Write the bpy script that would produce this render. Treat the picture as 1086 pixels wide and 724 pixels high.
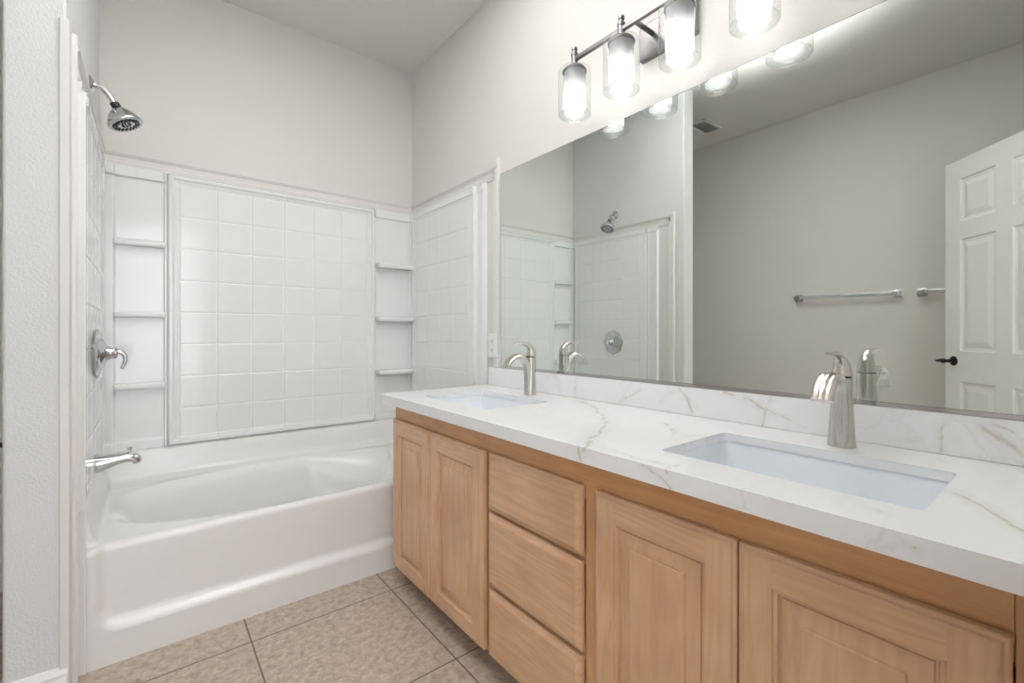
import bpy, bmesh, math, random
from mathutils import Vector, Matrix
random.seed(4)
C = bpy.context.scene
COL = C.collection
for o in list(bpy.data.objects): bpy.data.objects.remove(o, do_unlink=True)

# ------------------------------------------------------------------ camera
H = 1.05                      # eye height
cam_d = bpy.data.cameras.new('camera'); cam = bpy.data.objects.new('camera', cam_d); COL.objects.link(cam)
cam_d.sensor_width = 36.0
cam_d.lens = 483.0 / 1086 * 36.0
cam_d.shift_y = -10.0 / 1086
cam_d.clip_start = 0.01
cam.location = (0, 0, H)
cam.rotation_euler = (math.radians(90), 0, -math.radians(38.56))
C.camera = cam

# ------------------------------------------------------------------ light, exposure
C.view_settings.view_transform = 'Standard'
C.view_settings.look = 'None'
C.view_settings.gamma = 1.0
C.view_settings.use_curve_mapping = False
C.view_settings.exposure = 0.42
BULB = 11.5
BOUNCE = 32.0     # unseen lamp added to light the ceiling, stand-in for photographer's fill light
DOOR_FILL = 20.0        # unseen fill panel added outside the open doorway, tinted cool like daylight
world = bpy.data.worlds.new('world'); C.world = world; world.use_nodes = True
bg = world.node_tree.nodes['Background']
bg.inputs[0].default_value = (0.90, 0.95, 1.0, 1); bg.inputs[1].default_value = 1.5
ld = bpy.data.lights.new('doorway_fill', 'AREA'); ld.shape = 'RECTANGLE'; ld.size = 2.0; ld.size_y = 2.0
ld.energy = DOOR_FILL; ld.color = (0.93, 0.96, 1.0)
lo = bpy.data.objects.new('doorway_fill', ld); COL.objects.link(lo)
lo.location = (-0.1, -1.3, 1.5); lo.rotation_euler = (math.radians(88), 0, 0)
fd = bpy.data.lights.new('bounce_fill', 'AREA'); fd.shape = 'DISK'; fd.size = 0.8
fd.energy = BOUNCE; fd.color = (0.985, 0.99, 1.0); fd.spread = math.radians(110)
fo = bpy.data.objects.new('bounce_fill', fd); COL.objects.link(fo)
fo.location = (0.44, 1.10, 2.15); fo.rotation_euler = (math.radians(180), 0, 0)
cy = C.cycles
cy.max_bounces = 14; cy.diffuse_bounces = 7; cy.glossy_bounces = 8; cy.transparent_max_bounces = 16; cy.transmission_bounces = 8
cy.sample_clamp_indirect = 6.0
cy.blur_glossy = 0.5
cy.use_denoising = True

# ------------------------------------------------------------------ materials
def newmat(name):
    m = bpy.data.materials.new(name); m.use_nodes = True
    return m, m.node_tree, m.node_tree.nodes['Principled BSDF']
def nd(t, typ, **kw):
    n = t.nodes.new(typ)
    for k, v in kw.items():
        if k in n.inputs: n.inputs[k].default_value = v
        else: setattr(n, k, v)
    return n
def ramp(t, src, stops):
    r = t.nodes.new('ShaderNodeValToRGB'); t.links.new(src, r.inputs[0])
    e = r.color_ramp.elements
    while len(e) < len(stops): e.new(0.5)
    for i, (p, c) in enumerate(stops):
        e[i].position = p; e[i].color = (*c, 1) if len(c) == 3 else c
    return r
def math_(t, op, a, b=None, c=None):
    n = t.nodes.new('ShaderNodeMath'); n.operation = op
    for i, v in enumerate((a, b, c)):
        if v is None: continue
        if isinstance(v, (int, float)): n.inputs[i].default_value = v
        else: t.links.new(v, n.inputs[i])
    return n.outputs[0]
def mix(t, fac, a, b):
    n = t.nodes.new('ShaderNodeMix'); n.data_type = 'RGBA'
    for i, v in ((0, fac), (6, a), (7, b)):
        if isinstance(v, (int, float)): n.inputs[i].default_value = v
        elif isinstance(v, tuple): n.inputs[i].default_value = (*v, 1)
        else: t.links.new(v, n.inputs[i])
    return n.outputs[2]
def coords(t, scale=(1, 1, 1), kind='Object'):
    tc = t.nodes.new('ShaderNodeTexCoord'); mp = t.nodes.new('ShaderNodeMapping')
    mp.inputs['Scale'].default_value = scale
    t.links.new(tc.outputs[kind], mp.inputs[0]); return mp.outputs[0]
def bump(t, b, h, strength, dist=0.01):
    n = nd(t, 'ShaderNodeBump', Strength=strength, Distance=dist)
    t.links.new(h, n.inputs['Height']); t.links.new(n.outputs[0], b.inputs['Normal'])
def plain(name, col, rough=0.5, metal=0.0, coat=0.0, spec=0.5):
    m, t, b = newmat(name)
    b.inputs['Base Color'].default_value = (*col, 1); b.inputs['Roughness'].default_value = rough
    b.inputs['Metallic'].default_value = metal; b.inputs['Coat Weight'].default_value = coat
    b.inputs['Coat Roughness'].default_value = 0.05; b.inputs['Specular IOR Level'].default_value = spec
    return m
def paint(name, col, rough=0.55, scale=170, strength=0.25, dist=0.002):
    m = plain(name, col, rough); t = m.node_tree; b = t.nodes['Principled BSDF']
    n = nd(t, 'ShaderNodeTexNoise', Scale=scale, Detail=3.0, Roughness=0.55); t.links.new(coords(t), n.inputs[0])
    bump(t, b, n.outputs[0], strength, dist); return m
M = {}
M['wall'] = paint('wall_paint', (0.69, 0.675, 0.65))
M['ceiling'] = paint('ceiling_paint', (0.70, 0.69, 0.67), 0.7, 120, 0.2)
M['wing'] = paint('textured_wall_paint', (0.67, 0.675, 0.675), 0.5, 150, 0.6, 0.003)
M['trim'] = plain('trim_paint', (0.74, 0.73, 0.71), 0.3)
M['trim_wall'] = plain('moulding_paint', (0.70, 0.69, 0.675), 0.4)
M['door'] = plain('door_paint', (0.80, 0.80, 0.79), 0.35)
M['acrylic'] = plain('white_acrylic', (0.80, 0.81, 0.81), 0.15, coat=0.4)
M['tub'] = plain('tub_enamel', (0.77, 0.77, 0.76), 0.22, coat=0.15)
M['porcelain'] = plain('porcelain', (0.80, 0.83, 0.88), 0.08, coat=0.6)
M['chrome'] = plain('chrome', (0.60, 0.60, 0.61), 0.08, 1.0)
M['nickel'] = plain('brushed_nickel', (0.58, 0.55, 0.51), 0.27, 1.0)
M['nickel_dark'] = plain('fixture_nickel', (0.20, 0.19, 0.19), 0.33, 1.0)
M['black'] = plain('black_metal', (0.015, 0.013, 0.012), 0.35, 0.3)
M['rubber'] = plain('dark_nozzles', (0.02, 0.02, 0.02), 0.5)
M['plastic'] = plain('white_plastic', (0.78, 0.78, 0.77), 0.3)
M['slot'] = plain('dark_slot', (0.03, 0.03, 0.03), 0.6)
M['vent_back'] = plain('vent_dark', (0.40, 0.40, 0.39), 0.6)
M['card'] = plain('cardboard', (0.42, 0.30, 0.18), 0.8)
M['mirror'] = plain('mirror_silver', (0.82, 0.865, 0.83), 0.0, 1.0)
M['mirror_edge'] = plain('mirror_edge', (0.10, 0.11, 0.10), 0.25, 0.6)
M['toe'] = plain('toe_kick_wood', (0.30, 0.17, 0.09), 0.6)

def wood(name, axis, tint=1.0, dark=1.0, blue=1.0):
    m, t, b = newmat(name)
    sc = {'z': (14, 14, 1.3), 'y': (14, 1.3, 14)}[axis]
    v = coords(t, sc)
    n0 = nd(t, 'ShaderNodeTexNoise', Scale=1.1, Detail=3.0, Distortion=0.6); t.links.new(v, n0.inputs[0])
    w = math_(t, 'FRACT', math_(t, 'MULTIPLY', n0.outputs[0], 7.0))
    ring = math_(t, 'ABSOLUTE', math_(t, 'SUBTRACT', w, 0.5))
    v2 = coords(t, tuple(s * 7 for s in sc))
    n1 = nd(t, 'ShaderNodeTexNoise', Scale=1.0, Detail=4.0, Roughness=0.65); t.links.new(v2, n1.inputs[0])
    v3 = coords(t, (5, 5, 5))
    n2 = nd(t, 'ShaderNodeTexNoise', Scale=1.0, Detail=2.0); t.links.new(v3, n2.inputs[0])
    c = mix(t, math_(t, 'MULTIPLY', ring, 1.25), (0.62 * dark, 0.395 * dark * tint, 0.245 * dark * tint * blue), (0.47 * dark, 0.275 * dark * tint, 0.165 * dark * tint * blue))
    c = mix(t, ramp(t, n1.outputs[0], [(0.35, (0, 0, 0)), (0.75, (0.5, 0.5, 0.5))]).outputs[0], c, (0.64 * dark, 0.42 * dark * tint, 0.25 * dark * tint * blue))
    c = mix(t, ramp(t, n2.outputs[0], [(0.4, (0, 0, 0)), (0.75, (0.55, 0.55, 0.55))]).outputs[0], c, (0.43 * dark, 0.225 * dark * tint, 0.115 * dark * tint * blue))
    t.links.new(c, b.inputs['Base Color'])
    b.inputs['Roughness'].default_value = 0.38; b.inputs['Coat Weight'].default_value = 0.15
    bump(t, b, n1.outputs[0], 0.06, 0.002)
    return m
M['wood_v'] = wood('maple_upright_grain', 'z', 1.0, 1.08)
M['wood_h'] = wood('maple_level_grain', 'y', 1.0, 1.08)
M['wood_rail'] = wood('maple_rail', 'y', 0.86, 1.0, 0.74)
M['wood_stile'] = wood('maple_stile', 'z', 0.88, 1.0, 0.80)

VEINS = [
(0.0045, [(0.703, 0.663, 0.788), (0.813, 0.731, 0.788), (1.024, 0.844, 0.788), (1.200, 1.043, 0.788), (1.298, 1.224, 0.788)]),
(0.002, [(0.813, 0.731, 0.788), (0.795, 0.605, 0.788), (0.797, 0.489, 0.788)]),
(0.003, [(1.032, 0.144, 0.788), (0.989, 0.099, 0.788), (0.896, 0.048, 0.788)]),
(0.0015, [(0.822, 0.242, 0.788), (0.870, 0.232, 0.788), (0.825, 0.178, 0.788)]),
(0.002, [(1.149, 0.744, 0.788), (1.054, 0.621, 0.788)]),
(0.002, [(1.157, 0.756, 0.788), (1.065, 0.655, 0.788), (1.098, 0.578, 0.788)]),
(0.0025, [(0.738, 0.528, 0.788), (0.750, 0.490, 0.788), (0.817, 0.495, 0.788)]),
(0.0025, [(1.327, 0.816, 0.877), (1.327, 0.785, 0.852), (1.327, 0.761, 0.794)]),
(0.0015, [(1.327, 0.867, 0.825), (1.327, 0.816, 0.865)]),
(0.002, [(1.327, 0.666, 0.870), (1.327, 0.595, 0.862), (1.327, 0.552, 0.843), (1.327, 0.555, 0.788)]),
(0.0012, [(1.327, 0.552, 0.843), (1.327, 0.503, 0.825), (1.327, 0.453, 0.801)]),
(0.0015, [(1.327, 0.552, 0.843), (1.327, 0.530, 0.869)]),
(0.002, [(1.327, 0.184, 0.871), (1.327, 0.190, 0.840), (1.327, 0.189, 0.791)]),
(0.003, [(1.327, 0.150, 0.872), (1.327, 0.117, 0.852), (1.327, 0.072, 0.809)]),
(0.0018, [(1.327, 0.112, 0.867), (1.327, 0.072, 0.836)]),
(0.0018, [(1.327, 1.375, 0.881), (1.327, 1.347, 0.806)]),
(0.0015, [(1.327, 1.247, 0.874), (1.327, 1.263, 0.793)]),
(0.0012, [(1.327, 1.037, 0.804), (1.327, 0.957, 0.862)]),
(0.002, [(0.770, 0.726, 0.785), (0.770, 0.711, 0.759)]),
(0.0012, [(0.770, 0.551, 0.787), (0.770, 0.505, 0.772), (0.770, 0.481, 0.760)]),
(0.001, [(0.770, 0.148, 0.774), (0.770, 0.134, 0.768)]),
]
def quartz():
    m, t, b = newmat('veined_quartz')
    geo = t.nodes.new('ShaderNodeNewGeometry'); v = geo.outputs['Position']
    nw = nd(t, 'ShaderNodeTexNoise', Scale=10.0, Detail=5.0, Roughness=0.55); t.links.new(v, nw.inputs[0])
    def vm(op, a, b_=None, c_=None, out=0):
        n = t.nodes.new('ShaderNodeVectorMath'); n.operation = op
        for i, q in enumerate((a, b_, c_)):
            if q is None: continue
            if isinstance(q, tuple): n.inputs[i].default_value = q
            else: t.links.new(q, n.inputs[i])
        return n.outputs[out]
    w = vm('MULTIPLY_ADD', vm('SUBTRACT', nw.outputs[1], (0.5, 0.5, 0.5)), (0.05, 0.05, 0.05), v)
    nwid = nd(t, 'ShaderNodeTexNoise', Scale=30.0, Detail=3.0); t.links.new(v, nwid.inputs[0])
    wid = math_(t, 'MULTIPLY_ADD', nwid.outputs[0], 3.2, -0.55)
    best = None
    for wd, pts in VEINS:
        for A, Bq in zip(pts, pts[1:]):
            A = Vector(A); D = Vector(Bq) - A
            rel = vm('SUBTRACT', w, tuple(A))
            h = math_(t, 'MULTIPLY', vm('DOT_PRODUCT', rel, tuple(D), out=1), 1 / D.length_squared)
            t.nodes[-1].use_clamp = True
            sc = t.nodes.new('ShaderNodeVectorMath'); sc.operation = 'SCALE'; sc.inputs[0].default_value = tuple(D); t.links.new(h, sc.inputs['Scale'])
            d = vm('LENGTH', vm('SUBTRACT', rel, sc.outputs[0]), out=1)
            d = math_(t, 'DIVIDE', d, wd)
            best = d if best is None else math_(t, 'MINIMUM', best, d)
    d = math_(t, 'DIVIDE', best, math_(t, 'MAXIMUM', wid, 0.25))
    core = ramp(t, math_(t, 'MULTIPLY', d, 0.5), [(0.0, (1, 1, 1)), (0.45, (0.5, 0.5, 0.5)), (0.9, (0, 0, 0))]).outputs[0]
    halo = ramp(t, math_(t, 'MULTIPLY', d, 0.1), [(0.0, (0.22, 0.22, 0.22)), (1.0, (0, 0, 0))]).outputs[0]
    # faint background veining
    off = vm('MULTIPLY_ADD', nw.outputs[1], (0.2, 0.2, 0.2), v)
    vo = t.nodes.new('ShaderNodeTexVoronoi'); vo.feature = 'DISTANCE_TO_EDGE'; vo.inputs['Scale'].default_value = 4.0; t.links.new(off, vo.inputs['Vector'])
    nm = nd(t, 'ShaderNodeTexNoise', Scale=3.1, Detail=2.0); t.links.new(v, nm.inputs[0])
    mask = ramp(t, nm.outputs[0], [(0.48, (0, 0, 0)), (0.62, (1, 1, 1))]).outputs[0]
    thin = ramp(t, vo.outputs[0], [(0.0, (0.2, 0.2, 0.2)), (0.02, (0, 0, 0))]).outputs[0]
    c = mix(t, math_(t, 'MULTIPLY', thin, mask), (0.83, 0.835, 0.85), (0.52, 0.48, 0.42))
    c = mix(t, halo, c, (0.60, 0.56, 0.50))
    c = mix(t, math_(t, 'MULTIPLY', core, 0.6), c, (0.42, 0.345, 0.25))
    t.links.new(c, b.inputs['Base Color']); b.inputs['Roughness'].default_value = 0.13
    return m
M['quartz'] = quartz()

def floor_mat():
    m, t, b = newmat('floor_tile')
    tc = t.nodes.new('ShaderNodeTexCoord'); sp = t.nodes.new('ShaderNodeSeparateXYZ'); t.links.new(tc.outputs['Object'], sp.inputs[0])
    P, X0, Y0, G = 0.500, 0.272, 1.757, 0.0026
    def line(o, x0):
        w = math_(t, 'FRACT', math_(t, 'ADD', math_(t, 'DIVIDE', math_(t, 'SUBTRACT', o, x0), P), 20.5))
        return math_(t, 'LESS_THAN', math_(t, 'ABSOLUTE', math_(t, 'SUBTRACT', w, 0.5)), G / P)
    g = math_(t, 'MAXIMUM', line(sp.outputs[0], X0), line(sp.outputs[1], Y0))
    n = nd(t, 'ShaderNodeTexNoise', Scale=42.0, Detail=8.0, Roughness=0.72, Distortion=0.5); t.links.new(tc.outputs['Object'], n.inputs[0])
    n2 = nd(t, 'ShaderNodeTexNoise', Scale=5.0, Detail=3.0); t.links.new(tc.outputs['Object'], n2.inputs[0])
    c = ramp(t, n.outputs[0], [(0.30, (0.235, 0.18, 0.135)), (0.48, (0.415, 0.34, 0.272)), (0.66, (0.58, 0.50, 0.415))]).outputs[0]
    c = mix(t, math_(t, 'MULTIPLY', n2.outputs[0], 0.4), c, (0.44, 0.35, 0.28))
    c = mix(t, g, c, (0.13, 0.105, 0.085))
    t.links.new(c, b.inputs['Base Color']); b.inputs['Roughness'].default_value = 0.42
    h = math_(t, 'SUBTRACT', math_(t, 'MULTIPLY', n.outputs[0], 0.25), g)
    bump(t, b, h, 0.35, 0.002); return m
M['floor'] = floor_mat()

def thin_glass():
    m, t, b = newmat('clear_glass'); t.nodes.remove(b); out = t.nodes['Material Output']
    tr = nd(t, 'ShaderNodeBsdfTransparent'); tr.inputs[0].default_value = (0.955, 0.965, 0.96, 1)
    gl = nd(t, 'ShaderNodeBsdfGlossy', Roughness=0.02); lw = nd(t, 'ShaderNodeLayerWeight', Blend=0.5)
    mx = t.nodes.new('ShaderNodeMixShader'); t.links.new(math_(t, 'MULTIPLY_ADD', math_(t, 'POWER', lw.outputs[1], 4.0), 0.75, 0.04), mx.inputs[0]); t.links.new(tr.outputs[0], mx.inputs[1]); t.links.new(gl.outputs[0], mx.inputs[2])
    t.links.new(mx.outputs[0], out.inputs[0]); return m
M['glass'] = thin_glass()
def frosted():
    m, t, b = newmat('frosted_glass'); t.nodes.remove(b); out = t.nodes['Material Output']
    tr = nd(t, 'ShaderNodeBsdfTransparent'); tl = nd(t, 'ShaderNodeBsdfTranslucent'); tl.inputs[0].default_value = (0.36, 0.37, 0.385, 1)
    df = nd(t, 'ShaderNodeBsdfDiffuse'); df.inputs[0].default_value = (0.6, 0.61, 0.63, 1)
    m1 = t.nodes.new('ShaderNodeMixShader'); m1.inputs[0].default_value = 0.35
    t.links.new(tl.outputs[0], m1.inputs[1]); t.links.new(df.outputs[0], m1.inputs[2])
    m2 = t.nodes.new('ShaderNodeMixShader'); m2.inputs[0].default_value = 0.62
    t.links.new(tr.outputs[0], m2.inputs[1]); t.links.new(m1.outputs[0], m2.inputs[2]); t.links.new(m2.outputs[0], out.inputs[0]); return m
M['frosted'] = frosted()
def glow(name, col, s):
    m, t, b = newmat(name); b.inputs['Emission Color'].default_value = (*col, 1); b.inputs['Emission Strength'].default_value = s
    return m
M['bulb'] = glow('lit_bulb', (1.0, 0.96, 0.92), BULB)

# ------------------------------------------------------------------ helpers
def setp(o, label=None, cat=None, group=None, kind=None):
    for k, v in (('label', label), ('category', cat), ('group', group), ('kind', kind)):
        if v: o[k] = v
    return o
def thing(name, loc, label, cat, group=None):
    o = bpy.data.objects.new(name, None); o.location = loc; o.empty_display_size = 0.05; COL.objects.link(o)
    return setp(o, label, cat, group)
def wloc(o):
    v = Vector((0, 0, 0))
    while o: v += o.location; o = o.parent
    return v
def obj(name, bm, mats, parent=None, smooth=False, angle=40, recalc=True, origin=None):
    if recalc: bmesh.ops.recalc_face_normals(bm, faces=bm.faces[:])
    me = bpy.data.meshes.new(name)
    base = wloc(parent) if parent else Vector(origin or (0, 0, 0))
    for v in bm.verts: v.co -= base
    if smooth:
        for f in bm.faces: f.smooth = True
        for e in bm.edges:
            if len(e.link_faces) == 2 and e.calc_face_angle(0) > math.radians(angle): e.smooth = False
    bm.to_mesh(me); bm.free()
    for m in (mats if isinstance(mats, (list, tuple)) else [mats]): me.materials.append(m)
    o = bpy.data.objects.new(name, me); COL.objects.link(o)
    if parent: o.parent = parent
    elif origin: o.location = origin
    return o
def B(): return bmesh.new()
def box(bm, a, b, bev=0.0, mi=0, seg=2):
    x0, y0, z0 = [min(p, q) for p, q in zip(a, b)]; x1, y1, z1 = [max(p, q) for p, q in zip(a, b)]
    r = bmesh.ops.create_cube(bm, size=1.0)
    vs = r['verts']
    for v in vs: v.co = Vector((x0 + (v.co.x + .5) * (x1 - x0), y0 + (v.co.y + .5) * (y1 - y0), z0 + (v.co.z + .5) * (z1 - z0)))
    fs = {f for v in vs for f in v.link_faces}
    for f in fs: f.material_index = mi
    if bev > 0:
        es = list({e for v in vs for e in v.link_edges})
        bmesh.ops.bevel(bm, geom=es, offset=bev, segments=seg, affect='EDGES', profile=0.5)
    return bm
def frame_of(d):
    d = Vector(d).normalized(); up = Vector((0, 0, 1)) if abs(d.z) < 0.95 else Vector((1, 0, 0))
    u = d.cross(up).normalized(); return u, d.cross(u).normalized() * -1
def loop_faces(bm, r0, r1, mi=0):
    n = len(r0)
    for i in range(n):
        f = bm.faces.new((r0[i], r0[(i + 1) % n], r1[(i + 1) % n], r1[i])); f.material_index = mi
def lathe(bm, c, axis, prof, n=32, mi=0, cap0=True, cap1=True, wob=None):
    """prof: list of (radius, distance along axis)"""
    c = Vector(c); d = Vector(axis).normalized(); u, w = frame_of(d); rings = []
    for r, h in prof:
        rings.append([bm.verts.new(c + d * h + (u * math.cos(2 * math.pi * k / n) + w * math.sin(2 * math.pi * k / n)) * r * (wob(2 * math.pi * k / n, r) if wob else 1)) for k in range(n)])
    for a, b in zip(rings, rings[1:]): loop_faces(bm, a, b, mi)
    if cap0 and prof[0][0] > 0: bm.faces.new(rings[0]).material_index = mi
    if cap1 and prof[-1][0] > 0: bm.faces.new(rings[-1]).material_index = mi
    return bm
def loft(bm, pts, wid, thk, n=20, mi=0, side=Vector((0, 1, 0)), power=2.0, rib=0.0):
    """sweep of an oval along pts: half width wid along `side`, half thickness thk across"""
    pts = [Vector(p) for p in pts]; rings = []
    for i, p in enumerate(pts):
        d = (pts[min(i + 1, len(pts) - 1)] - pts[max(i - 1, 0)]).normalized()
        nrm = d.cross(side).normalized(); ring = []
        for k in range(n):
            a = 2 * math.pi * k / n; ca, sa = math.cos(a), math.sin(a)
            ca = math.copysign(abs(ca) ** (2 / power), ca); sa = math.copysign(abs(sa) ** (2 / power), sa)
            q = 1 - rib * (math.exp(-((abs(ca) - .36) / .13) ** 2)) if rib else 1
            ring.append(bm.verts.new(p + side * ca * wid[i] + nrm * sa * thk[i] * q))
        rings.append(ring)
    for a, b in zip(rings, rings[1:]): loop_faces(bm, a, b, mi)
    bm.faces.new(rings[0]).material_index = mi; bm.faces.new(rings[-1]).material_index = mi
    return bm
def spline(ctrl, m=6):
    out = []; P = [Vector(p) for p in ctrl]
    for i in range(len(P) - 1):
        p0, p1, p2, p3 = P[max(i - 1, 0)], P[i], P[i + 1], P[min(i + 2, len(P) - 1)]
        for k in range(m):
            s = k / m
            out.append(0.5 * ((2 * p1) + (p2 - p0) * s + (2 * p0 - 5 * p1 + 4 * p2 - p3) * s * s + (3 * p1 - p0 - 3 * p2 + p3) * s ** 3))
    out.append(P[-1]); return out
def lerps(vals, m=6):
    return [v.x for v in spline([(v, 0, 0) for v in vals], m)]
def tube(bm, pts, r, n=14, mi=0):
    rs = r if isinstance(r, list) else [r] * len(pts)
    return loft(bm, pts, rs, rs, n, mi)
def struct(name, bm, mat, **kw):
    o = obj(name, bm, mat, **kw); o['kind'] = 'structure'; return o
def extrude_profile(bm, prof, fn, s0, s1, mi=0, cap=True):
    """prof: closed list of 2d points; fn(p, s) -> 3d"""
    r0 = [bm.verts.new(fn(p, s0)) for p in prof]; r1 = [bm.verts.new(fn(p, s1)) for p in prof]
    loop_faces(bm, r0, r1, mi)
    if cap: bm.faces.new(r0); bm.faces.new(r1)
    return bm
def sstep(t):
    t = max(0.0, min(1.0, t)); return t * t * (3 - 2 * t)

# ------------------------------------------------------------------ room shell
XR, XL, XF = 1.348, -0.173, -1.30      # vanity wall, tub's plumbing wall, far towel wall
YB, YR, ZC = 2.74, -0.02, 2.74         # back wall, doorway wall, ceiling
XW = -0.290                            # far side of the wing wall
YW = 1.70                              # end of the wing wall
APY = 1.915                            # tub apron front
struct('floor', box(B(), (XF - .1, -3.2, -0.1), (XR + .1, YB + .1, 0)), M['floor'])
struct('ceiling', box(B(), (XF - .1, YR - .12, ZC), (XR + .1, YB + .1, ZC + .1)), M['ceiling'])
struct('wall_right', box(B(), (XR, YR - .12, 0), (XR + .1, YB + .1, ZC)), M['wall'])
struct('wall_back', box(B(), (XF, YB, 0), (XR, YB + .1, ZC)), M['wall'])
struct('wall_left', box(B(), (XF - .1, YR - .12, 0), (XF, YB + .1, ZC)), M['wall'])
bm = B(); box(bm, (XW, YW, 0), (XL, YB, ZC), 0.006)
struct('wall_wing', bm, M['wing'])
DX0, DX1 = -0.42, 0.40
bm = B(); box(bm, (XF, YR - .12, 0), (DX0, YR, ZC)); box(bm, (DX1, YR - .12, 0), (XR, YR, ZC)); box(bm, (DX0, YR - .12, 2.06), (DX1, YR, ZC))
struct('wall_front', bm, M['wall'])

# painted mouldings around the tub alcove
MT = H + 0.82
prof = [(0, -.062), (.008, -.062), (.010, -.045), (.006, -.040), (.006, -.022), (.012, -.016), (.018, -.008), (.018, 0), (0, 0)]
bm = B()
extrude_profile(bm, prof, lambda p, s: Vector((s, YB - p[0], MT + p[1])), XL, XR)
extrude_profile(bm, prof, lambda p, s: Vector((XR - p[0], s, MT + p[1])), 1.80, YB)
extrude_profile(bm, prof, lambda p, s: Vector((XL + p[0], s, MT + p[1])), 1.80, YB)
struct('trim_1', bm, M['trim_wall'])
for i, (xw, sg) in enumerate(((XR, -1), (XL, 1))):
    p2 = [(0, 0), (.012, .002), (.016, .008), (.012, .014), (.012, .030), (.006, .036), (.006, .05), (0, .05)]
    y0 = 1.785 if sg < 0 else 1.765
    bm = B(); extrude_profile(bm, p2, lambda p, s: Vector((xw + sg * p[0], y0 + p[1], s)), 0.0 if sg > 0 else 0.879, H + (.855 if sg < 0 else .838))
    struct('trim_%d' % (i + 2), bm, M['trim'])
# corner bead along the wing wall
bm = B(); box(bm, (XL - 0.014, YW - .006, 0), (XL + .006, YW + .05, H + .838), 0.003)
struct('trim_4', bm, M['trim_wall'])

def baseboard(name, a, b, nrm):
    a = Vector((*a, 0)); b = Vector((*b, 0)); n = Vector((*nrm, 0)); d = (b - a)
    pr = [(0, 0), (.014, 0), (.014, .120), (.011, .133), (.011, .141), (.004, .157), (0, .159)]
    bm = B(); extrude_profile(bm, pr, lambda p, s: a + d * s + n * p[0] + Vector((0, 0, p[1])), 0, 1)
    struct(name, bm, M['trim'])
baseboard('baseboard_wing', (XW - .014, YW), (XL + .002, YW), (0, -1))
baseboard('baseboard_wing_side', (XW, YW), (XW, YB), (-1, 0))
baseboard('baseboard_left', (XF, YR), (XF, YB), (1, 0))
baseboard('baseboard_back', (XF, YB), (XW, YB), (0, -1))
baseboard('baseboard_front', (XF, YR), (DX0 - .06, YR), (0, 1))
# door casing
bm = B()
for x0, x1 in ((DX0 - .06, DX0), (DX1, DX1 + .06)): box(bm, (x0, YR, 0), (x1, YR + .012, 2.12), .003)
box(bm, (DX0, YR, 2.06), (DX1, YR + .012, 2.12), .003)
struct('trim_5', bm, M['trim'])

# ------------------------------------------------------------------ tub
def make_tub():
    t = thing('bathtub', ((XL + XR) / 2, (APY + YB) / 2, 0), 'white alcove bathtub with oval basin and sculpted apron beside the vanity', 'bathtub')
    RZ = 0.37; cx, cyy, a, b, n = 0.557, 2.318, 0.665, 0.330, 2.6
    x0, x1 = XL + .001, XR - .001; NX = 190
    xs = [x0 + (x1 - x0) * i / NX for i in range(NX + 1)]
    def recess(x, z):                       # 1 inside the recessed apron field
        dx = min(x - (x0 + .035), (x1 - .035) - x); dz = z - .105; r = .075
        if dx < r and dz < r: d = r - math.hypot(r - dx, r - dz)
        else: d = min(dx, dz)
        return sstep(d / .030)
    def yfront(x, z): return APY + .030 * recess(x, z) + .004 * sstep((z - .1) / .3)
    def deck(x, y):
        d = ((abs(x - cx) / a) ** n + (abs(y - cyy) / b) ** n) ** (1 / n)
        s = (1 - d)
        z = RZ
        if s > -.03:
            roll = .012 * sstep((s + .03) / .06)
            back = sstep((x - .55) / .55)     # lounging slope at the right end
            w = .30 + .38 * back
            z -= roll + .285 * (sstep(s / w) if s > 0 else 0)
            if y > cyy - .1:                  # moulded arm rest line on the far wall
                q = (x - .90) / .19
                zc = .215 + (.10 if q < 0 else .14) * abs(q) ** 1.8
                z -= .034 * sstep((zc - z) / .022) * sstep((x - .58) / .16) * sstep((1.14 - x) / .05) * sstep((y - cyy + .1) / .1) * sstep((z - .09) / .06)
        e = min(YB - .012 - y, x - x0 - .0, x1 - x)
        z += (.13) * sstep(1 - e / .05) ** 1.5
        eb = YB - .012 - y
        z += .022 * sstep(1 - (eb - .02) / .07)
        return min(z, .505)
    bm = B(); rows = []
    zs = [0, .03, .06, .08] + [.09 + .008 * i for i in range(16)] + [.24, .27, .30, .33, .345]
    for z in zs: rows.append([bm.verts.new((x, yfront(x, z), z)) for x in xs])
    R = .022
    for k in range(1, 7):
        an = k / 6 * math.pi / 2
        rows.append([bm.verts.new((x, yfront(x, RZ - R) + R * (1 - math.cos(an)), RZ - R + R * math.sin(an))) for x in xs])
    NY = 110
    for j in range(1, NY + 1):
        s = j / NY
        row = []
        for x in xs:
            y0 = yfront(x, RZ - R) + R; y = y0 + (YB - .004 - y0) * s
            z = deck(x, y)
            if x - x0 < .05 or x1 - x < .05: z = RZ + (z - RZ) * sstep((y - y0) / .05)
            row.append(bm.verts.new((x, y, z)))
        rows.append(row)
    for r0, r1 in zip(rows, rows[1:]):
        for i in range(NX): bm.faces.new((r0[i], r0[i + 1], r1[i + 1], r1[i]))
    obj('tub_shell', bm, M['tub'], t, smooth=True, angle=80)
    bm = B(); lathe(bm, (.16, 2.318, .0765), (0, 0, 1), [(.034, 0), (.034, .003), (.028, .005), (.018, .002), (.0, .002)], 28, cap1=False)
    obj('drain', bm, M['chrome'], t, smooth=True)
    bm = B(); box(bm, (XL + .004, APY - .001, 0), (XL + .022, APY + .004, .003)); 
    bm.free()
    return t
make_tub()

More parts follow.
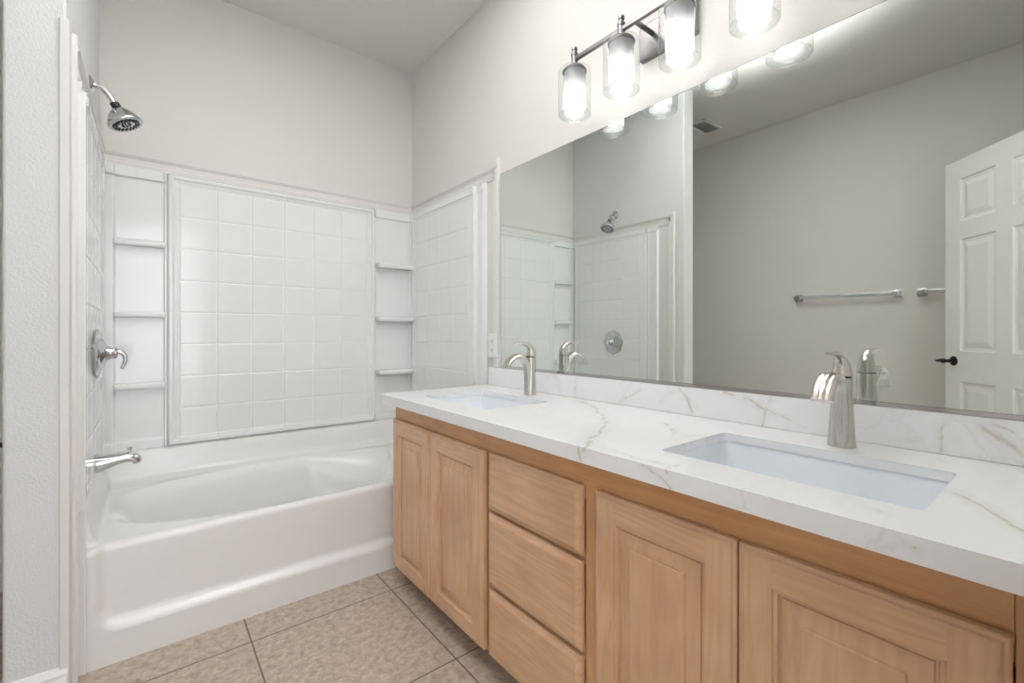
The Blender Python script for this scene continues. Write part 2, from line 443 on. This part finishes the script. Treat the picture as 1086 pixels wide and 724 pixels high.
# ------------------------------------------------------------------ tub surround
ZT, ZB = H + .758, .506
rows_z = [H + .71 - .1538 * k for k in range(9)]
def relief(bm, us, vs, hf, to3):
    g = [[bm.verts.new(to3(u, v, hf(u, v))) for u in us] for v in vs]
    for j in range(len(vs) - 1):
        for i in range(len(us) - 1): bm.faces.new((g[j][i], g[j][i + 1], g[j + 1][i + 1], g[j + 1][i]))
    # return the rim to the wall so the sheet has thickness
    rim = g[0] + [r[-1] for r in g[1:]] + list(reversed(g[-1][:-1])) + [r[0] for r in reversed(g[1:-1])]
    ur = [(u, vs[0]) for u in us] + [(us[-1], v) for v in vs[1:]] + [(u, vs[-1]) for u in reversed(us[:-1])] + [(us[0], v) for v in reversed(vs[1:-1])]
    back = [bm.verts.new(to3(u, v, 0.0005)) for u, v in ur]
    loop_faces(bm, rim, back); bm.faces.new(back)
def fine(a, b, marks, widths=(.012, .0055, .004, .002, 0), step=.03):
    s = set([round(a, 5), round(b, 5)])
    k = a
    while k < b: s.add(round(k, 5)); k += step
    for m in marks:
        for w in widths:
            for q in (m - w, m + w):
                if a < q < b: s.add(round(q, 5))
    return sorted(s)
def groove(u, lines):
    d = min(abs(u - l) for l in lines); return 1 - sstep(d / .005)
def band(u, a, b, e=.008):        # soft raised band between a and b
    return sstep((u - a) / e) * sstep((b - u) / e)

def tile_field(u, v, us, vs):
    if not (us[0] - .001 <= u <= us[-1] + .001 and vs[-1] - .001 <= v <= vs[0] + .001): return 0
    return max(groove(u, us), groove(v, vs))

sr = thing('back_surround_panel', ((XL + XR) / 2, YB, ZB), 'glossy white tiled tub surround panel with corner shelves on the back wall', 'surround panel')
colx = [.115 + .1538 * k for k in range(7)]
CX0, CX1 = .066, 1.090
def h_back(x, z):
    h = .006
    if CX0 <= x <= CX1:
        e = min(x - CX0, CX1 - x, ZT - z, z - ZB)
        h = .012 + .022 * math.sqrt(max(0, sstep(e / .012))) - .010 * sstep((e - .022) / .008) - .004 * sstep((e - .036) / .005)
        h -= .0022 * tile_field(x, z, colx, rows_z)
    else:
        h = .004 + .014 * sstep((z - (ZT - .05)) / .006) + .010 * (1 - sstep((z - ZB - .035) / .01))
        if x < CX0: h += .012 * (1 - sstep((x - (XL + .045)) / .01)) + .010 * sstep((x - (CX0 - .012)) / .006)
        else: h += .014 * sstep((x - (XR - .028)) / .01) + .006 * (1 - sstep((x - CX1 - .004) / .006))
    return h
bm = B()
us = fine(XL + .002, XR - .002, colx + [CX0 + .002, CX0 + .006, CX0 + .012, CX0 + .022, CX0 + .030, CX0 + .038, CX1 - .002, CX1 - .006, CX1 - .012, CX1 - .022, CX1 - .030, CX1 - .038, CX0 - .006, XL + .05, XR - .022, CX1 + .006, CX0 - .0005, CX1 + .0005])
vs_ = fine(ZB, ZT, rows_z + [ZB + .002, ZB + .006, ZB + .012, ZB + .022, ZB + .03, ZB + .038, ZT - .002, ZT - .006, ZT - .012, ZT - .022, ZT - .03, ZT - .038, ZT - .047])
relief(bm, us, vs_, h_back, lambda u, v, h: Vector((u, YB - h, v)))
obj('tiled_sheet', bm, M['acrylic'], sr, smooth=True, angle=50)
# side panels
coly = [2.045 + .1538 * k for k in range(5)]
def h_side(y, z, sg):
    h = .008
    h += (.022 if sg < 0 else .005) * band(y, 1.968, 1.990, .007)                        # rounded ridge
    h += (.016 if sg < 0 else .014) * band(y, APY - .022, APY - .004, .006) * (1 if sg < 0 else sstep((ZT - .024 - z) / .006))              # front return
    h += .006 * sstep((y - 1.996) / .006)
    h -= .0022 * tile_field(y, z, coly, rows_z)
    h += .006 * sstep((z - (ZT - .035)) / .006)
    h += .006 * sstep((y - 2.69) / .006)
    return h
mk = coly + [1.967 + .003 * k for k in range(9)] + [APY - .021 + .003 * k for k in range(7)] + [1.996, 2.002, 2.69, 2.696]
side = {}
for xw, sg in ((XR, -1), (XL, 1)):
    side[sg] = sd = thing('side_surround_panel', (xw, (APY + YB) / 2, ZB), 'glossy white tiled surround panel on the vanity wall, between tub corner and mirror' if sg < 0 else 'glossy white tiled surround panel carrying the shower valve and tub spout', 'surround panel')
    bm = B()
    relief(bm, fine(APY - .022, YB - .038, mk, (.012, .0055, .004, .0015, 0)), fine(ZB, ZT, rows_z + [ZT - .035, ZT - .03, ZT - .024]), lambda u, v: h_side(u, v, sg), lambda u, v, h: Vector((xw + sg * h, u, v)))
    obj('tiled_sheet', bm, M['acrylic'], sd, smooth=True, angle=50)
for zz in (H + .40, H + .07, H - .26):
    for xa, xb in ((XL + .048, CX0 - .004), (CX1 + .006, XR - .022)):
        bm = B(); dep = .045 if xa < 0 else .075
        box(bm, (xa, YB - dep, zz - .004), (xb, YB - .004, zz + .026), .009, seg=3)
        obj('shelf', bm, M['acrylic'], sr, smooth=True, angle=60)
# flange legs continuing down beside the apron
for xw, sg in ((XR, -1), (XL, 1)):
    bm = B(); box(bm, (xw + sg * .0005, APY - .010, .0), (xw + sg * .022, APY - .001, ZB - .001), .003)
    obj('edge_strip', bm, M['acrylic'], side[sg])

# ------------------------------------------------------------------ shower fittings on the wing wall
FY = 2.29
sx = XL + .016
t = thing('overhead_shower', (XL, FY, H + .916), 'chrome shower head on a bent arm high on the left alcove wall', 'shower')
bm = B(); lathe(bm, (XL, FY, H + .916), (1, 0, 0), [(.033, .0), (.033, .003), (.026, .009), (.012, .014), (.011, .02)], 28)
obj('flange', bm, M['chrome'], t, smooth=True)
pts = spline([(XL + .01, FY, H + .916), (XL + .035, FY, H + .914), (XL + .052, FY - .002, H + .896), (XL + .072, FY - .006, H + .862)], 7)
obj('shower_arm', tube(B(), pts, .0095, 16), M['chrome'], t, smooth=True, angle=80)
ax = Vector((.42, -.10, -.90)).normalized(); p0 = Vector((XL + .070, FY - .005, H + .866))
obj('swivel_collar', lathe(B(), p0, ax, [(.012, 0), (.015, .002), (.015, .018), (.013, .02)], 24), M['black'], t, smooth=True)
bm = B(); lathe(bm, p0 + ax * .02, ax, [(.014, 0), (.018, .003), (.027, .010), (.038, .022), (.049, .040), (.056, .055), (.057, .062), (.053, .066), (.048, .065), (.0, .065)], 40, cap1=False)
hd = obj('spray_head', bm, M['chrome'], t, smooth=True, angle=60)
bm = B(); u_, w_ = frame_of(ax)
for rr, nn in ((.040, 20), (.032, 16), (.012, 8)):
    for k in range(nn):
        an = 2 * math.pi * (k + (.5 if nn == 16 else 0)) / nn
        lathe(bm, p0 + ax * .083 + (u_ * math.cos(an) + w_ * math.sin(an)) * rr, ax, [(.0034, 0), (.0028, .006)], 8)
obj('nozzles', bm, M['rubber'], hd)

t = thing('shower_valve', (XL, FY, H - .08), 'chrome shower valve with scalloped plate and hooked lever above the tub spout', 'shower valve')
wob = lambda a, r: 1 + (.035 * math.cos(8 * a) if r > .06 else 0)
bm = B(); lathe(bm, (sx, FY, H - .08), (1, 0, 0), [(.086, -.001), (.090, .006), (.084, .013), (.078, .012), (.060, .020), (.044, .028), (.034, .032), (.03, .033)], 64, wob=wob)
obj('valve_plate', bm, M['chrome'], t, smooth=True, angle=60)
bm = B(); lathe(bm, (sx, FY, H - .08), (1, 0, 0), [(.029, .026), (.027, .032), (.025, .044), (.022, .043), (.021, .060), (.016, .064)], 32)
hb = obj('valve_hub', bm, M['chrome'], t, smooth=True, angle=50)
pts = spline([(sx + .048, FY, H - .078), (sx + .070, FY, H - .075), (sx + .084, FY, H - .088), (sx + .086, FY, H - .110), (sx + .076, FY - .002, H - .140)], 6)
loft(bm := B(), pts, lerps([.012, .012, .012, .012, .011]), lerps([.012, .010, .008, .007, .006]), 18)
obj('lever', bm, M['chrome'], t, smooth=True, angle=70)

t = thing('tub_spout', (XL, FY, H - .49), 'chrome tub filler spout with diverter knob on the left alcove wall', 'tub spout')
pts = spline([(sx, FY, H - .492), (sx + .02, FY, H - .490), (sx + .06, FY, H - .483), (sx + .095, FY, H - .480), (sx + .116, FY, H - .488), (sx + .122, FY, H - .504)], 6)
loft(bm := B(), pts, lerps([.032, .031, .027, .024, .022, .019]), lerps([.034, .031, .022, .019, .018, .013]), 26)
obj('spout_body', bm, M['chrome'], t, smooth=True, angle=70)
bm = B(); lathe(bm, (sx + .100, FY, H - .464), (0, 0, 1), [(.005, 0), (.004, .012), (.009, .016), (.009, .020), (.003, .022)], 18)
obj('diverter_knob', bm, M['chrome'], t, smooth=True)

# ------------------------------------------------------------------ vanity cabinet
FX, DXF = 0.822, 0.800                     # face frame and door faces
CY0, CY1 = -0.018, 1.826
ZTOP, THK = H - .262, .036
ZCB = ZTOP - THK
FB = .062
van = thing('vanity_cabinet', ((FX + XR) / 2, (CY0 + CY1) / 2, 0), 'maple double vanity cabinet with four raised panel doors and three drawers', 'vanity cabinet')
bm = B(); TB = .018
box(bm, (FX + .019, CY1 - .018, FB), (XR, CY1, ZCB - .001)); box(bm, (FX + .019, CY0, FB), (XR, CY0 + .018, ZCB - .001))
box(bm, (FX + .019, CY0 + .018, FB), (XR, CY1 - .018, FB + .018)); box(bm, (XR - .012, CY0 + .018, FB + .018), (XR, CY1 - .018, ZCB - .001))
for yy in (1.128, .724): box(bm, (FX + .019, yy, FB + .018), (XR - .012, yy + .018, ZCB - .05))
obj('carcass', bm, M['wood_stile'], van)
RZ0 = H - .372                            # lower edge of the top rail's visible part
bm = B(); box(bm, (FX, .052, RZ0 - .03), (FX + .019, CY1, ZCB - .001), .001)
box(bm, (FX, .052, FB), (FX + .019, CY1, FB + .03), .001)
for z in (H - .5415, H - .771): box(bm, (FX, .747, z - .018), (FX + .019, 1.12, z + .018))
obj('rail', bm, M['wood_rail'], van)
for y0, y1 in ((CY0, .0515), (.350, .404), (.702, .746), (1.121, 1.165), (1.46, 1.51), (1.775, CY1)):
    bm = B()
    if y0 < 0: box(bm, (FX, y0, FB), (FX + .019, y1, ZCB - .001), .001)
    else: box(bm, (FX, y0, FB + .0305), (FX + .019, y1, RZ0 - .0305))
    obj('stile', bm, M['wood_stile'], van)
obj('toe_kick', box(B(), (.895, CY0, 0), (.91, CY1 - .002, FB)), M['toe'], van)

def quad(bm, pts, mi):
    f = bm.faces.new([bm.verts.new(p) for p in pts]); f.material_index = mi; return f
def rect(y0, y1, z0, z1, i): return (y0 + i, y1 - i, z0 + i, z1 - i)
def ring_faces(bm, a, b, da, db, mats=(0, 1)):
    """a, b: rects (y0,y1,z0,z1) at depth offset da, db in front (+) or behind DXF; mats = (upright, level)"""
    def cs(r, d): y0, y1, z0, z1 = r; x = DXF - d; return [Vector((x, y0, z0)), Vector((x, y1, z0)), Vector((x, y1, z1)), Vector((x, y0, z1))]
    A, Bq = cs(a, da), cs(b, db)
    for i in range(4):
        quad(bm, (A[i], A[(i + 1) % 4], Bq[(i + 1) % 4], Bq[i]), mats[1] if i in (0, 2) else mats[0])
def panel_front(y0, y1, z0, z1):
    SW = .056
    bm = B()
    R = lambda i: rect(y0, y1, z0, z1, i)
    steps = [(0, -.019), (0, -.007), (.002, -.005), (.006, -.0045), (.009, -.001), (.012, 0)]
    for (i0, d0), (i1, d1) in zip(steps, steps[1:]): ring_faces(bm, R(i0), R(i1), d0, d1)
    ay0, ay1, az0, az1 = R(.012); by0, by1, bz0, bz1 = R(SW); x = DXF
    quad(bm, [(x, ay0, az0), (x, by0, az0), (x, by0, az1), (x, ay0, az1)], 0)
    quad(bm, [(x, by1, az0), (x, ay1, az0), (x, ay1, az1), (x, by1, az1)], 0)
    quad(bm, [(x, by0, az0), (x, by1, az0), (x, by1, bz0), (x, by0, bz0)], 1)
    quad(bm, [(x, by0, bz1), (x, by1, bz1), (x, by1, az1), (x, by0, az1)], 1)
    steps = [(SW, 0), (SW + .0015, -.004), (SW + .007, -.005), (SW + .009, -.013)]
    for (i0, d0), (i1, d1) in zip(steps, steps[1:]): ring_faces(bm, R(i0), R(i1), d0, d1)
    d = obj('door', bm, [M['wood_v'], M['wood_h']], van, recalc=False)
    bm = B(); steps = [(SW + .009, -.0129), (SW + .0125, -.0129), (SW + .0135, -.0105), (SW + .040, -.0050), (SW + .0412, -.0012), (SW + .044, 0)]
    for (i0, d0), (i1, d1) in zip(steps, steps[1:]): ring_faces(bm, R(i0), R(i1), d0, d1, (0, 0))
    r = R(SW + .044); quad(bm, [(DXF, r[0], r[2]), (DXF, r[1], r[2]), (DXF, r[1], r[3]), (DXF, r[0], r[3])], 0)
    obj('raised_panel', bm, [M['wood_v']], d, recalc=False)
    # back board of the door leaf
def drawer_front(y0, y1, z0, z1):
    bm = B(); R = lambda i: rect(y0, y1, z0, z1, i)
    steps = [(0, -.019), (0, -.009), (.002, -.0075), (.006, -.007), (.014, -.001), (.017, 0)]
    for (i0, d0), (i1, d1) in zip(steps, steps[1:]): ring_faces(bm, R(i0), R(i1), d0, d1, (0, 0))
    r = R(.017); quad(bm, [(DXF, r[0], r[2]), (DXF, r[1], r[2]), (DXF, r[1], r[3]), (DXF, r[0], r[3])], 0)
    obj('drawer', bm, [M['wood_h']], van, recalc=False)
DZ0, DZ1 = H - .98, H - .366
for y0, y1 in ((1.489, 1.812), (1.151, 1.4865), (.379, .702), (.053, .3755)): panel_front(y0, y1, DZ0, DZ1)
for z0, z1 in ((H - .535, H - .366), (H - .765, H - .548), (DZ0, H - .777)): drawer_front(.747, 1.127, z0, z1)

# ------------------------------------------------------------------ countertop
def rrect(cx, cyy, hx, hy, r, n=6):
    out = []
    for qx, qy, a0 in ((1, 1, 0), (-1, 1, 90), (-1, -1, 180), (1, -1, 270)):
        for k in range(n + 1):
            a = math.radians(a0 + 90 * k / n)
            out.append((cx + qx * (hx - r) + r * math.cos(a), cyy + qy * (hy - r) + r * math.sin(a)))
    return out
SINKS = [(1.031, 1.470), (1.031, .366)]; SHX, SHY = .145, .221
CFX, CEY = .770, 1.856
def slab(outline, holes, z0, z1):
    cu = bpy.data.curves.new('slab_outline', 'CURVE'); cu.dimensions = '2D'; cu.fill_mode = 'BOTH'; cu.extrude = (z1 - z0) / 2
    for pts in [outline] + holes:
        s = cu.splines.new('POLY'); s.points.add(len(pts) - 1); s.use_cyclic_u = True
        for p, q in zip(s.points, pts): p.co = (q[0], q[1], 0, 1)
    o = bpy.data.objects.new('slab_outline', cu); COL.objects.link(o); bpy.context.view_layer.update()
    me = bpy.data.meshes.new_from_object(o.evaluated_get(bpy.context.evaluated_depsgraph_get()))
    bm = B(); bm.from_mesh(me)
    for v in bm.verts: v.co.z += (z0 + z1) / 2
    bpy.data.objects.remove(o, do_unlink=True); bpy.data.curves.remove(cu); bpy.data.meshes.remove(me)
    bmesh.ops.remove_doubles(bm, verts=bm.verts[:], dist=1e-5)
    for f in bm.faces: f.smooth = False
    return bm
YE = YR + .001
bm = slab([(CFX, YE), (XR - .001, YE), (XR - .001, CEY), (CFX, CEY)], [rrect(sx_, sy_, SHX, SHY, .018) for sx_, sy_ in SINKS], ZTOP - .02, ZTOP)
box(bm, (CFX, YE, ZCB), (CFX + .03, CEY, ZTOP - .02)); box(bm, (CFX + .03, CEY - .026, ZCB), (XR - .001, CEY, ZTOP - .02))
ct = obj('countertop', bm, M['quartz'], None, origin=((CFX + XR) / 2, CEY / 2, ZCB))
setp(ct, 'white veined quartz countertop on the maple vanity with two cut-outs', 'countertop')
bm = B(); box(bm, (XR - .021, YE, ZTOP + .0005), (XR - .001, CEY - .002, H - .174), .0015)
bs = obj('backsplash', bm, M['quartz'], None, origin=(XR - .01, CEY / 2, ZTOP))
setp(bs, 'low white veined quartz backsplash along the wall under the mirror', 'backsplash')

# ------------------------------------------------------------------ sinks
def copy_tree(o, parent=None):
    c = o.copy(); COL.objects.link(c)
    if parent: c.parent = parent
    for ch in o.children: copy_tree(ch, c)
    return c
def make_sink(cx, cyy):
    t = thing('undermount_sink', (cx, cyy, ZTOP - .02), 'rectangular white undermount sink nearer the tub', 'sink', 'undermount sinks in the vanity top')
    bm = B(); zt = ZTOP - .0205; rings = []
    for hx, hy, r, z in ((SHX + .025, SHY + .025, .03, zt - .012), (SHX + .025, SHY + .025, .03, zt), (SHX + .004, SHY + .004, .022, zt), (SHX + .001, SHY + .001, .022, zt - .006), (SHX - .008, SHY - .010, .03, zt - .07), (SHX - .016, SHY - .022, .035, zt - .115), (SHX - .028, SHY - .036, .035, zt - .132), (SHX - .05, SHY - .06, .03, zt - .137), (.02, .02, .019, zt - .142)):
        rings.append([bm.verts.new((x, y, z)) for x, y in rrect(cx, cyy, hx, hy, r)])
    for p, q in zip(rings, rings[1:]): loop_faces(bm, p, q)
    bm.faces.new(rings[-1])
    ob = obj('basin', bm, M['porcelain'], t, smooth=True, angle=50)
    bm = B(); lathe(bm, (cx, cyy, zt - .1425), (0, 0, 1), [(.030, 0), (.030, .004), (.024, .005), (.018, .003), (.012, .006), (0, .007)], 28, cap1=False)
    obj('drain', bm, M['chrome'], t, smooth=True)
    return t
s1 = make_sink(*SINKS[0])
s2 = copy_tree(s1); s2.location.y = SINKS[1][1]; s2['label'] = 'rectangular white undermount sink nearer the doorway, farther from the tub'

# ------------------------------------------------------------------ faucets
def make_faucet(cx, cyy):
    z0 = ZTOP + .0005
    t = thing('faucet', (cx, cyy, z0), 'brushed nickel arched faucet behind the sink nearer the tub', 'faucet', 'arched faucets on the vanity top')
    P = lambda x, z, y=0: (cx + x, cyy + y, z0 + z)
    pts = [P(.0, 0), P(0, .003), P(0, .03), P(.001, .06), P(.002, .09), P(.003, .12), P(.003, .145), P(.003, .157)]
    w = [.0275, .0275, .0255, .0235, .0220, .0215, .0215, .0215]; th = [.026, .026, .0235, .0215, .020, .0195, .0195, .0195]
    obj('body', loft(B(), pts, w, th, 28), M['nickel'], t, smooth=True, angle=60)
    ctrl = [P(-.009, .002), P(-.010, .05), P(-.015, .10), P(-.026, .138), P(-.052, .160), P(-.085, .160), P(-.113, .142), P(-.130, .116)]
    pts = spline(ctrl, 6)
    obj('spout', loft(B(), pts, lerps([.018, .017, .0165, .018, .0205, .022, .0225, .022]), lerps([.017, .016, .0145, .013, .012, .010, .009, .008]), 60, power=2.4, rib=.17), M['nickel'], t, smooth=True, angle=70)
    ctrl = [P(.003, .1605), P(.004, .175), P(.000, .192), P(-.014, .206), P(-.038, .2125), P(-.060, .2135), P(-.082, .2145)]
    pts = spline(ctrl, 6)
    obj('handle', loft(B(), pts, lerps([.0215, .019, .0155, .012, .0095, .0085, .009]), lerps([.0195, .018, .0145, .010, .0055, .0038, .003]), 24), M['nickel'], t, smooth=True, angle=70)
    obj('joint_ring', lathe(B(), P(.003, .1565), (0, 0, 1), [(.0192, 0), (.0192, .0045)], 28), M['black'], t, smooth=True)
    return t
f1 = make_faucet(1.243, 1.438)
f2 = copy_tree(f1); f2.location.y = .346; f2['label'] = 'brushed nickel arched faucet behind the sink nearer the doorway'

# ------------------------------------------------------------------ mirror
MY0, MY1, MZ0, MZ1 = .0, 1.771, H - .168, H + .771
mr = thing('wall_mirror', (XR, (MY0 + MY1) / 2, MZ0), 'wide frameless wall mirror above the backsplash of the double vanity', 'mirror')
obj('mirror_glass', box(B(), (XR - .006, MY0, MZ0), (XR - .0012, MY1, MZ1)), M['mirror'], mr)
bm = B(); box(bm, (XR - .0055, MY1, MZ0), (XR - .001, MY1 + .0015, MZ1)); box(bm, (XR - .0055, MY0, MZ1), (XR - .001, MY1, MZ1 + .0015))
obj('mirror_edge', bm, M['mirror_edge'], mr)
bm = B(); box(bm, (XR - .011, MY0, MZ0 - .005), (XR - .001, MY1, MZ0 - .0005)); box(bm, (XR - .011, MY0, MZ0 - .0005), (XR - .0085, MY1, MZ0 + .004))
obj('bottom_channel', bm, M['chrome'], mr)

# outlet beside the mirror
ot = thing('wall_outlet', (XR, 1.815, H - .065), 'white wall outlet plate beside the left edge of the mirror', 'outlet')
bm = B(); box(bm, (XR - .022, 1.785, H - .125), (XR - .0005, 1.856, H - .008), .003)
obj('cover_plate', bm, M['plastic'], ot)
for zz in (H - .045, H - .088):
    bm = B(); box(bm, (XR - .0245, 1.806, zz - .014), (XR - .022, 1.836, zz + .014), .001)
    s = obj('socket', bm, M['plastic'], ot)
    bm = B()
    for yy in (1.813, 1.826): box(bm, (XR - .0252, yy, zz - .004), (XR - .0246, yy + .0022, zz + .006))
    lathe(bm, (XR - .0246, 1.821, zz - .009), (-1, 0, 0), [(.002, 0), (.002, .0006)], 10)
    obj('slots', bm, M['slot'], s)

# ------------------------------------------------------------------ vanity light
LX = XR - .118; LY = [1.172, .959, .746, .533]; BZ = H + 1.006
vl = thing('vanity_light', (XR, .852, BZ - .02), 'four lamp brushed metal bath light bar with glass shades above the mirror', 'vanity light')
bm = B(); box(bm, (XR - .022, .747, H + .93), (XR - .0005, .957, H + 1.052), .004)
obj('backplate', bm, M['nickel_dark'], vl)
bm = B(); box(bm, (LX - .007, LY[3] - .02, BZ - .007), (LX + .007, LY[0] + .008, BZ + .007), .0015)
obj('crossbar', bm, M['nickel_dark'], vl)
for yy in (.80, .905):
    bm = B(); box(bm, (LX + .007, yy - .006, BZ - .006), (XR - .021, yy + .006, BZ + .006), .0015)
    obj('support_arm', bm, M['nickel_dark'], vl)
for y in LY:
    bm = B(); lathe(bm, (LX, y, H + .957), (0, 0, 1), [(.044, .0), (.045, .006), (.040, .014), (.030, .018), (.012, .020), (.0115, .060), (.0135, .062), (.0135, .070), (.008, .072), (.008, .082), (.011, .084), (.0105, .092), (.004, .095)], 32)
    lh = obj('lamp_holder', bm, M['nickel_dark'], vl, smooth=True, angle=40)
    bm = B(); lathe(bm, (LX, y, H + .800), (0, 0, 1), [(.0600, .0), (.0600, .160), (.058, .166), (.046, .168)], 48, cap0=False, cap1=False)
    lathe(bm, (LX, y, H + .800), (0, 0, 1), [(.0600, .0), (.0572, .0), (.0572, .004)], 48, cap0=False, cap1=False)
    lathe(bm, (LX, y, H + .8005), (0, 0, 1), [(.0572, .0), (.0572, .0045), (.040, .0045), (.040, .0), (.0572, 0)], 48, cap0=False, cap1=False)
    obj('clear_glass_shade', bm, M['glass'], lh, smooth=True, angle=40)
    bm = B(); lathe(bm, (LX, y, H + .812), (0, 0, 1), [(.0405, .0), (.0405, .146)], 48, cap0=False, cap1=False)
    obj('frosted_shade', bm, M['frosted'], lh, smooth=True)
    bm = B(); lathe(bm, (LX, y, H + .822), (0, 0, 1), [(.002, 0), (.014, .003), (.024, .012), (.028, .026), (.026, .042), (.019, .060), (.014, .072), (.013, .080)], 24)
    obj('bulb', bm, M['bulb'], lh, smooth=True)
    bm = B(); lathe(bm, (LX, y, H + .903), (0, 0, 1), [(.014, 0), (.016, .004), (.016, .054)], 20)
    obj('bulb_socket', bm, M['plastic'], lh, smooth=True)

# ------------------------------------------------------------------ things seen in the mirror
# towel bars on the far wall
def towel_bar(y0, y1, label):
    z = H + .262
    t = thing('towel_bar', (XF, (y0 + y1) / 2, z), label, 'towel bar', 'chrome towel bars on the far wall')
    for y in (y0, y1):
        bm = B(); box(bm, (XF + .0005, y - .026, z - .026), (XF + .010, y + .026, z + .026), .003); box(bm, (XF + .010, y - .016, z - .016), (XF + .072, y + .016, z + .016), .003)
        obj('bracket', bm, M['chrome'], t)
    bm = B(); box(bm, (XF + .050, y0 + .016, z - .012), (XF + .066, y1 - .016, z + .012), .002)
    obj('rail', bm, M['chrome'], t)
towel_bar(.785, 1.385, 'square chrome towel bar on the plain wall, in full view in the mirror')
towel_bar(.06, .66, 'square chrome towel bar partly hidden behind the open door')

# open six panel door, seen in the mirror
hx, hy = DX0 + .012, YR + .016
ang = math.atan2(.504 - hy, -.97 - hx); DW = math.hypot(.504 - hy, -.97 - hx)
dd = Vector((math.cos(ang), math.sin(ang), 0)); dn = Vector((dd.y, -dd.x, 0))       # dn faces the mirror
DT = .035; Z0, Z1 = .012, H + .972
def dpos(s, z, n): return Vector((hx, hy, 0)) + dd * s + dn * n + Vector((0, 0, z))
dr = bpy.data.objects.new('door_1', None); dr.location = (hx, hy, 0); COL.objects.link(dr); dr['kind'] = 'structure'
bm = B()
st, mull = .105, .095; pw = (DW - 2 * st - mull) / 2
cols = [(st, st + pw), (st + pw + mull, DW - st)]
zr = [(Z0 + .22, Z0 + .76), (Z0 + .93, Z0 + 1.56), (Z0 + 1.66, Z1 - .11)]
ss = [0, cols[0][0], cols[0][1], cols[1][0], cols[1][1], DW]; zz = [Z0] + [q for r in zr for q in r] + [Z1]
for side in (0, -DT):
    sg = 1 if side == 0 else -1
    for i in range(5):
        for j in range(7):
            a0, a1, b0, b1 = ss[i], ss[i + 1], zz[j], zz[j + 1]
            if i in (1, 3) and j in (1, 3, 5):
                steps = [(0, 0), (.006, -.007), (.020, -.009), (.045, -.003), (.048, -.002)]
                for (i0, d0), (i1, d1) in zip(steps, steps[1:]):
                    A = [dpos(s, z, side + sg * d0) for s, z in ((a0 + i0, b0 + i0), (a1 - i0, b0 + i0), (a1 - i0, b1 - i0), (a0 + i0, b1 - i0))]
                    Q = [dpos(s, z, side + sg * d1) for s, z in ((a0 + i1, b0 + i1), (a1 - i1, b0 + i1), (a1 - i1, b1 - i1), (a0 + i1, b1 - i1))]
                    for k in range(4): quad(bm, (A[k], A[(k + 1) % 4], Q[(k + 1) % 4], Q[k]), 0)
                quad(bm, Q, 0)
            else: quad(bm, [dpos(s, z, side) for s, z in ((a0, b0), (a1, b0), (a1, b1), (a0, b1))], 0)
for (a, b_) in (((0, Z0), (DW, Z0)), ((DW, Z0), (DW, Z1)), ((DW, Z1), (0, Z1)), ((0, Z1), (0, Z0))):
    quad(bm, [dpos(a[0], a[1], 0), dpos(b_[0], b_[1], 0), dpos(b_[0], b_[1], -DT), dpos(a[0], a[1], -DT)], 0)
bmesh.ops.remove_doubles(bm, verts=bm.verts[:], dist=1e-5)
leaf = obj('door_leaf', bm, M['door'], dr)
for sg, off in ((1, 0), (-1, -DT)):
    kp = dpos(DW - .062, H - .165, off); bm = B()
    lathe(bm, kp, dn * sg, [(.027, .0), (.027, .005), (.022, .009), (.011, .012), (.010, .045), (.014, .050), (.013, .060)], 28)
    pts = [kp + dn * sg * .052 + dd * s + Vector((0, 0, q)) for s, q in ((-.014, 0), (.01, .001), (.032, .0), (.055, -.002), (.062, -.003))]
    loft(bm, pts, [.009, .011, .009, .007, .004], [.007, .007, .006, .005, .003], 16, side=Vector((0, 0, 1)))
    obj('door_handle', bm, M['black'], leaf, smooth=True, angle=50)

# ceiling vent
cv = thing('ceiling_vent', (-.89, 1.94, ZC), 'white louvred vent grille on the ceiling, seen in the mirror', 'vent')
bm = B()
vx0, vx1, vy0, vy1 = -1.03, -.75, 1.86, 2.02
for a, b_ in (((vx0, vy0), (vx1, vy0 + .022)), ((vx0, vy1 - .022), (vx1, vy1)), ((vx0, vy0), (vx0 + .022, vy1)), ((vx1 - .022, vy0), (vx1, vy1))):
    box(bm, (*a, ZC - .010), (*b_, ZC - .0005), .002)
obj('frame', bm, M['plastic'], cv)
bm = B()
for k in range(6):
    y = vy0 + .030 + k * .0185
    r = [Vector((vx0 + .02, y, ZC - .012)), Vector((vx1 - .02, y, ZC - .012)), Vector((vx1 - .02, y + .012, ZC - .002)), Vector((vx0 + .02, y + .012, ZC - .002))]
    vs0 = [bm.verts.new(p) for p in r]; vs1 = [bm.verts.new(p + Vector((0, .0015, .0012))) for p in r]
    bm.faces.new(vs0); bm.faces.new(vs1); loop_faces(bm, vs0, vs1)
obj('louvres', bm, M['plastic'], cv)
obj('duct_opening', box(B(), (vx0 + .02, vy0 + .02, ZC - .0012), (vx1 - .02, vy1 - .02, ZC - .0004)), M['vent_back'], cv)

# paper holder behind the wing wall (only a sliver shows)
tp = thing('paper_holder', (XW, 2.06, H - .39), 'small black wall holder just showing past the wing wall edge', 'paper holder')
bm = B(); lathe(bm, (XW - .0005, 2.06, H - .345), (-1, 0, 0), [(.024, 0), (.024, .006), (.009, .010), (.008, .075), (.011, .077), (.011, .085)], 20)
obj('post', bm, M['black'], tp, smooth=True)
bm = B(); lathe(bm, (XW - .055, 2.075, H - .345), (0, 1, 0), [(.006, -.02), (.006, .12)], 14)
obj('spindle', bm, M['black'], tp, smooth=True)
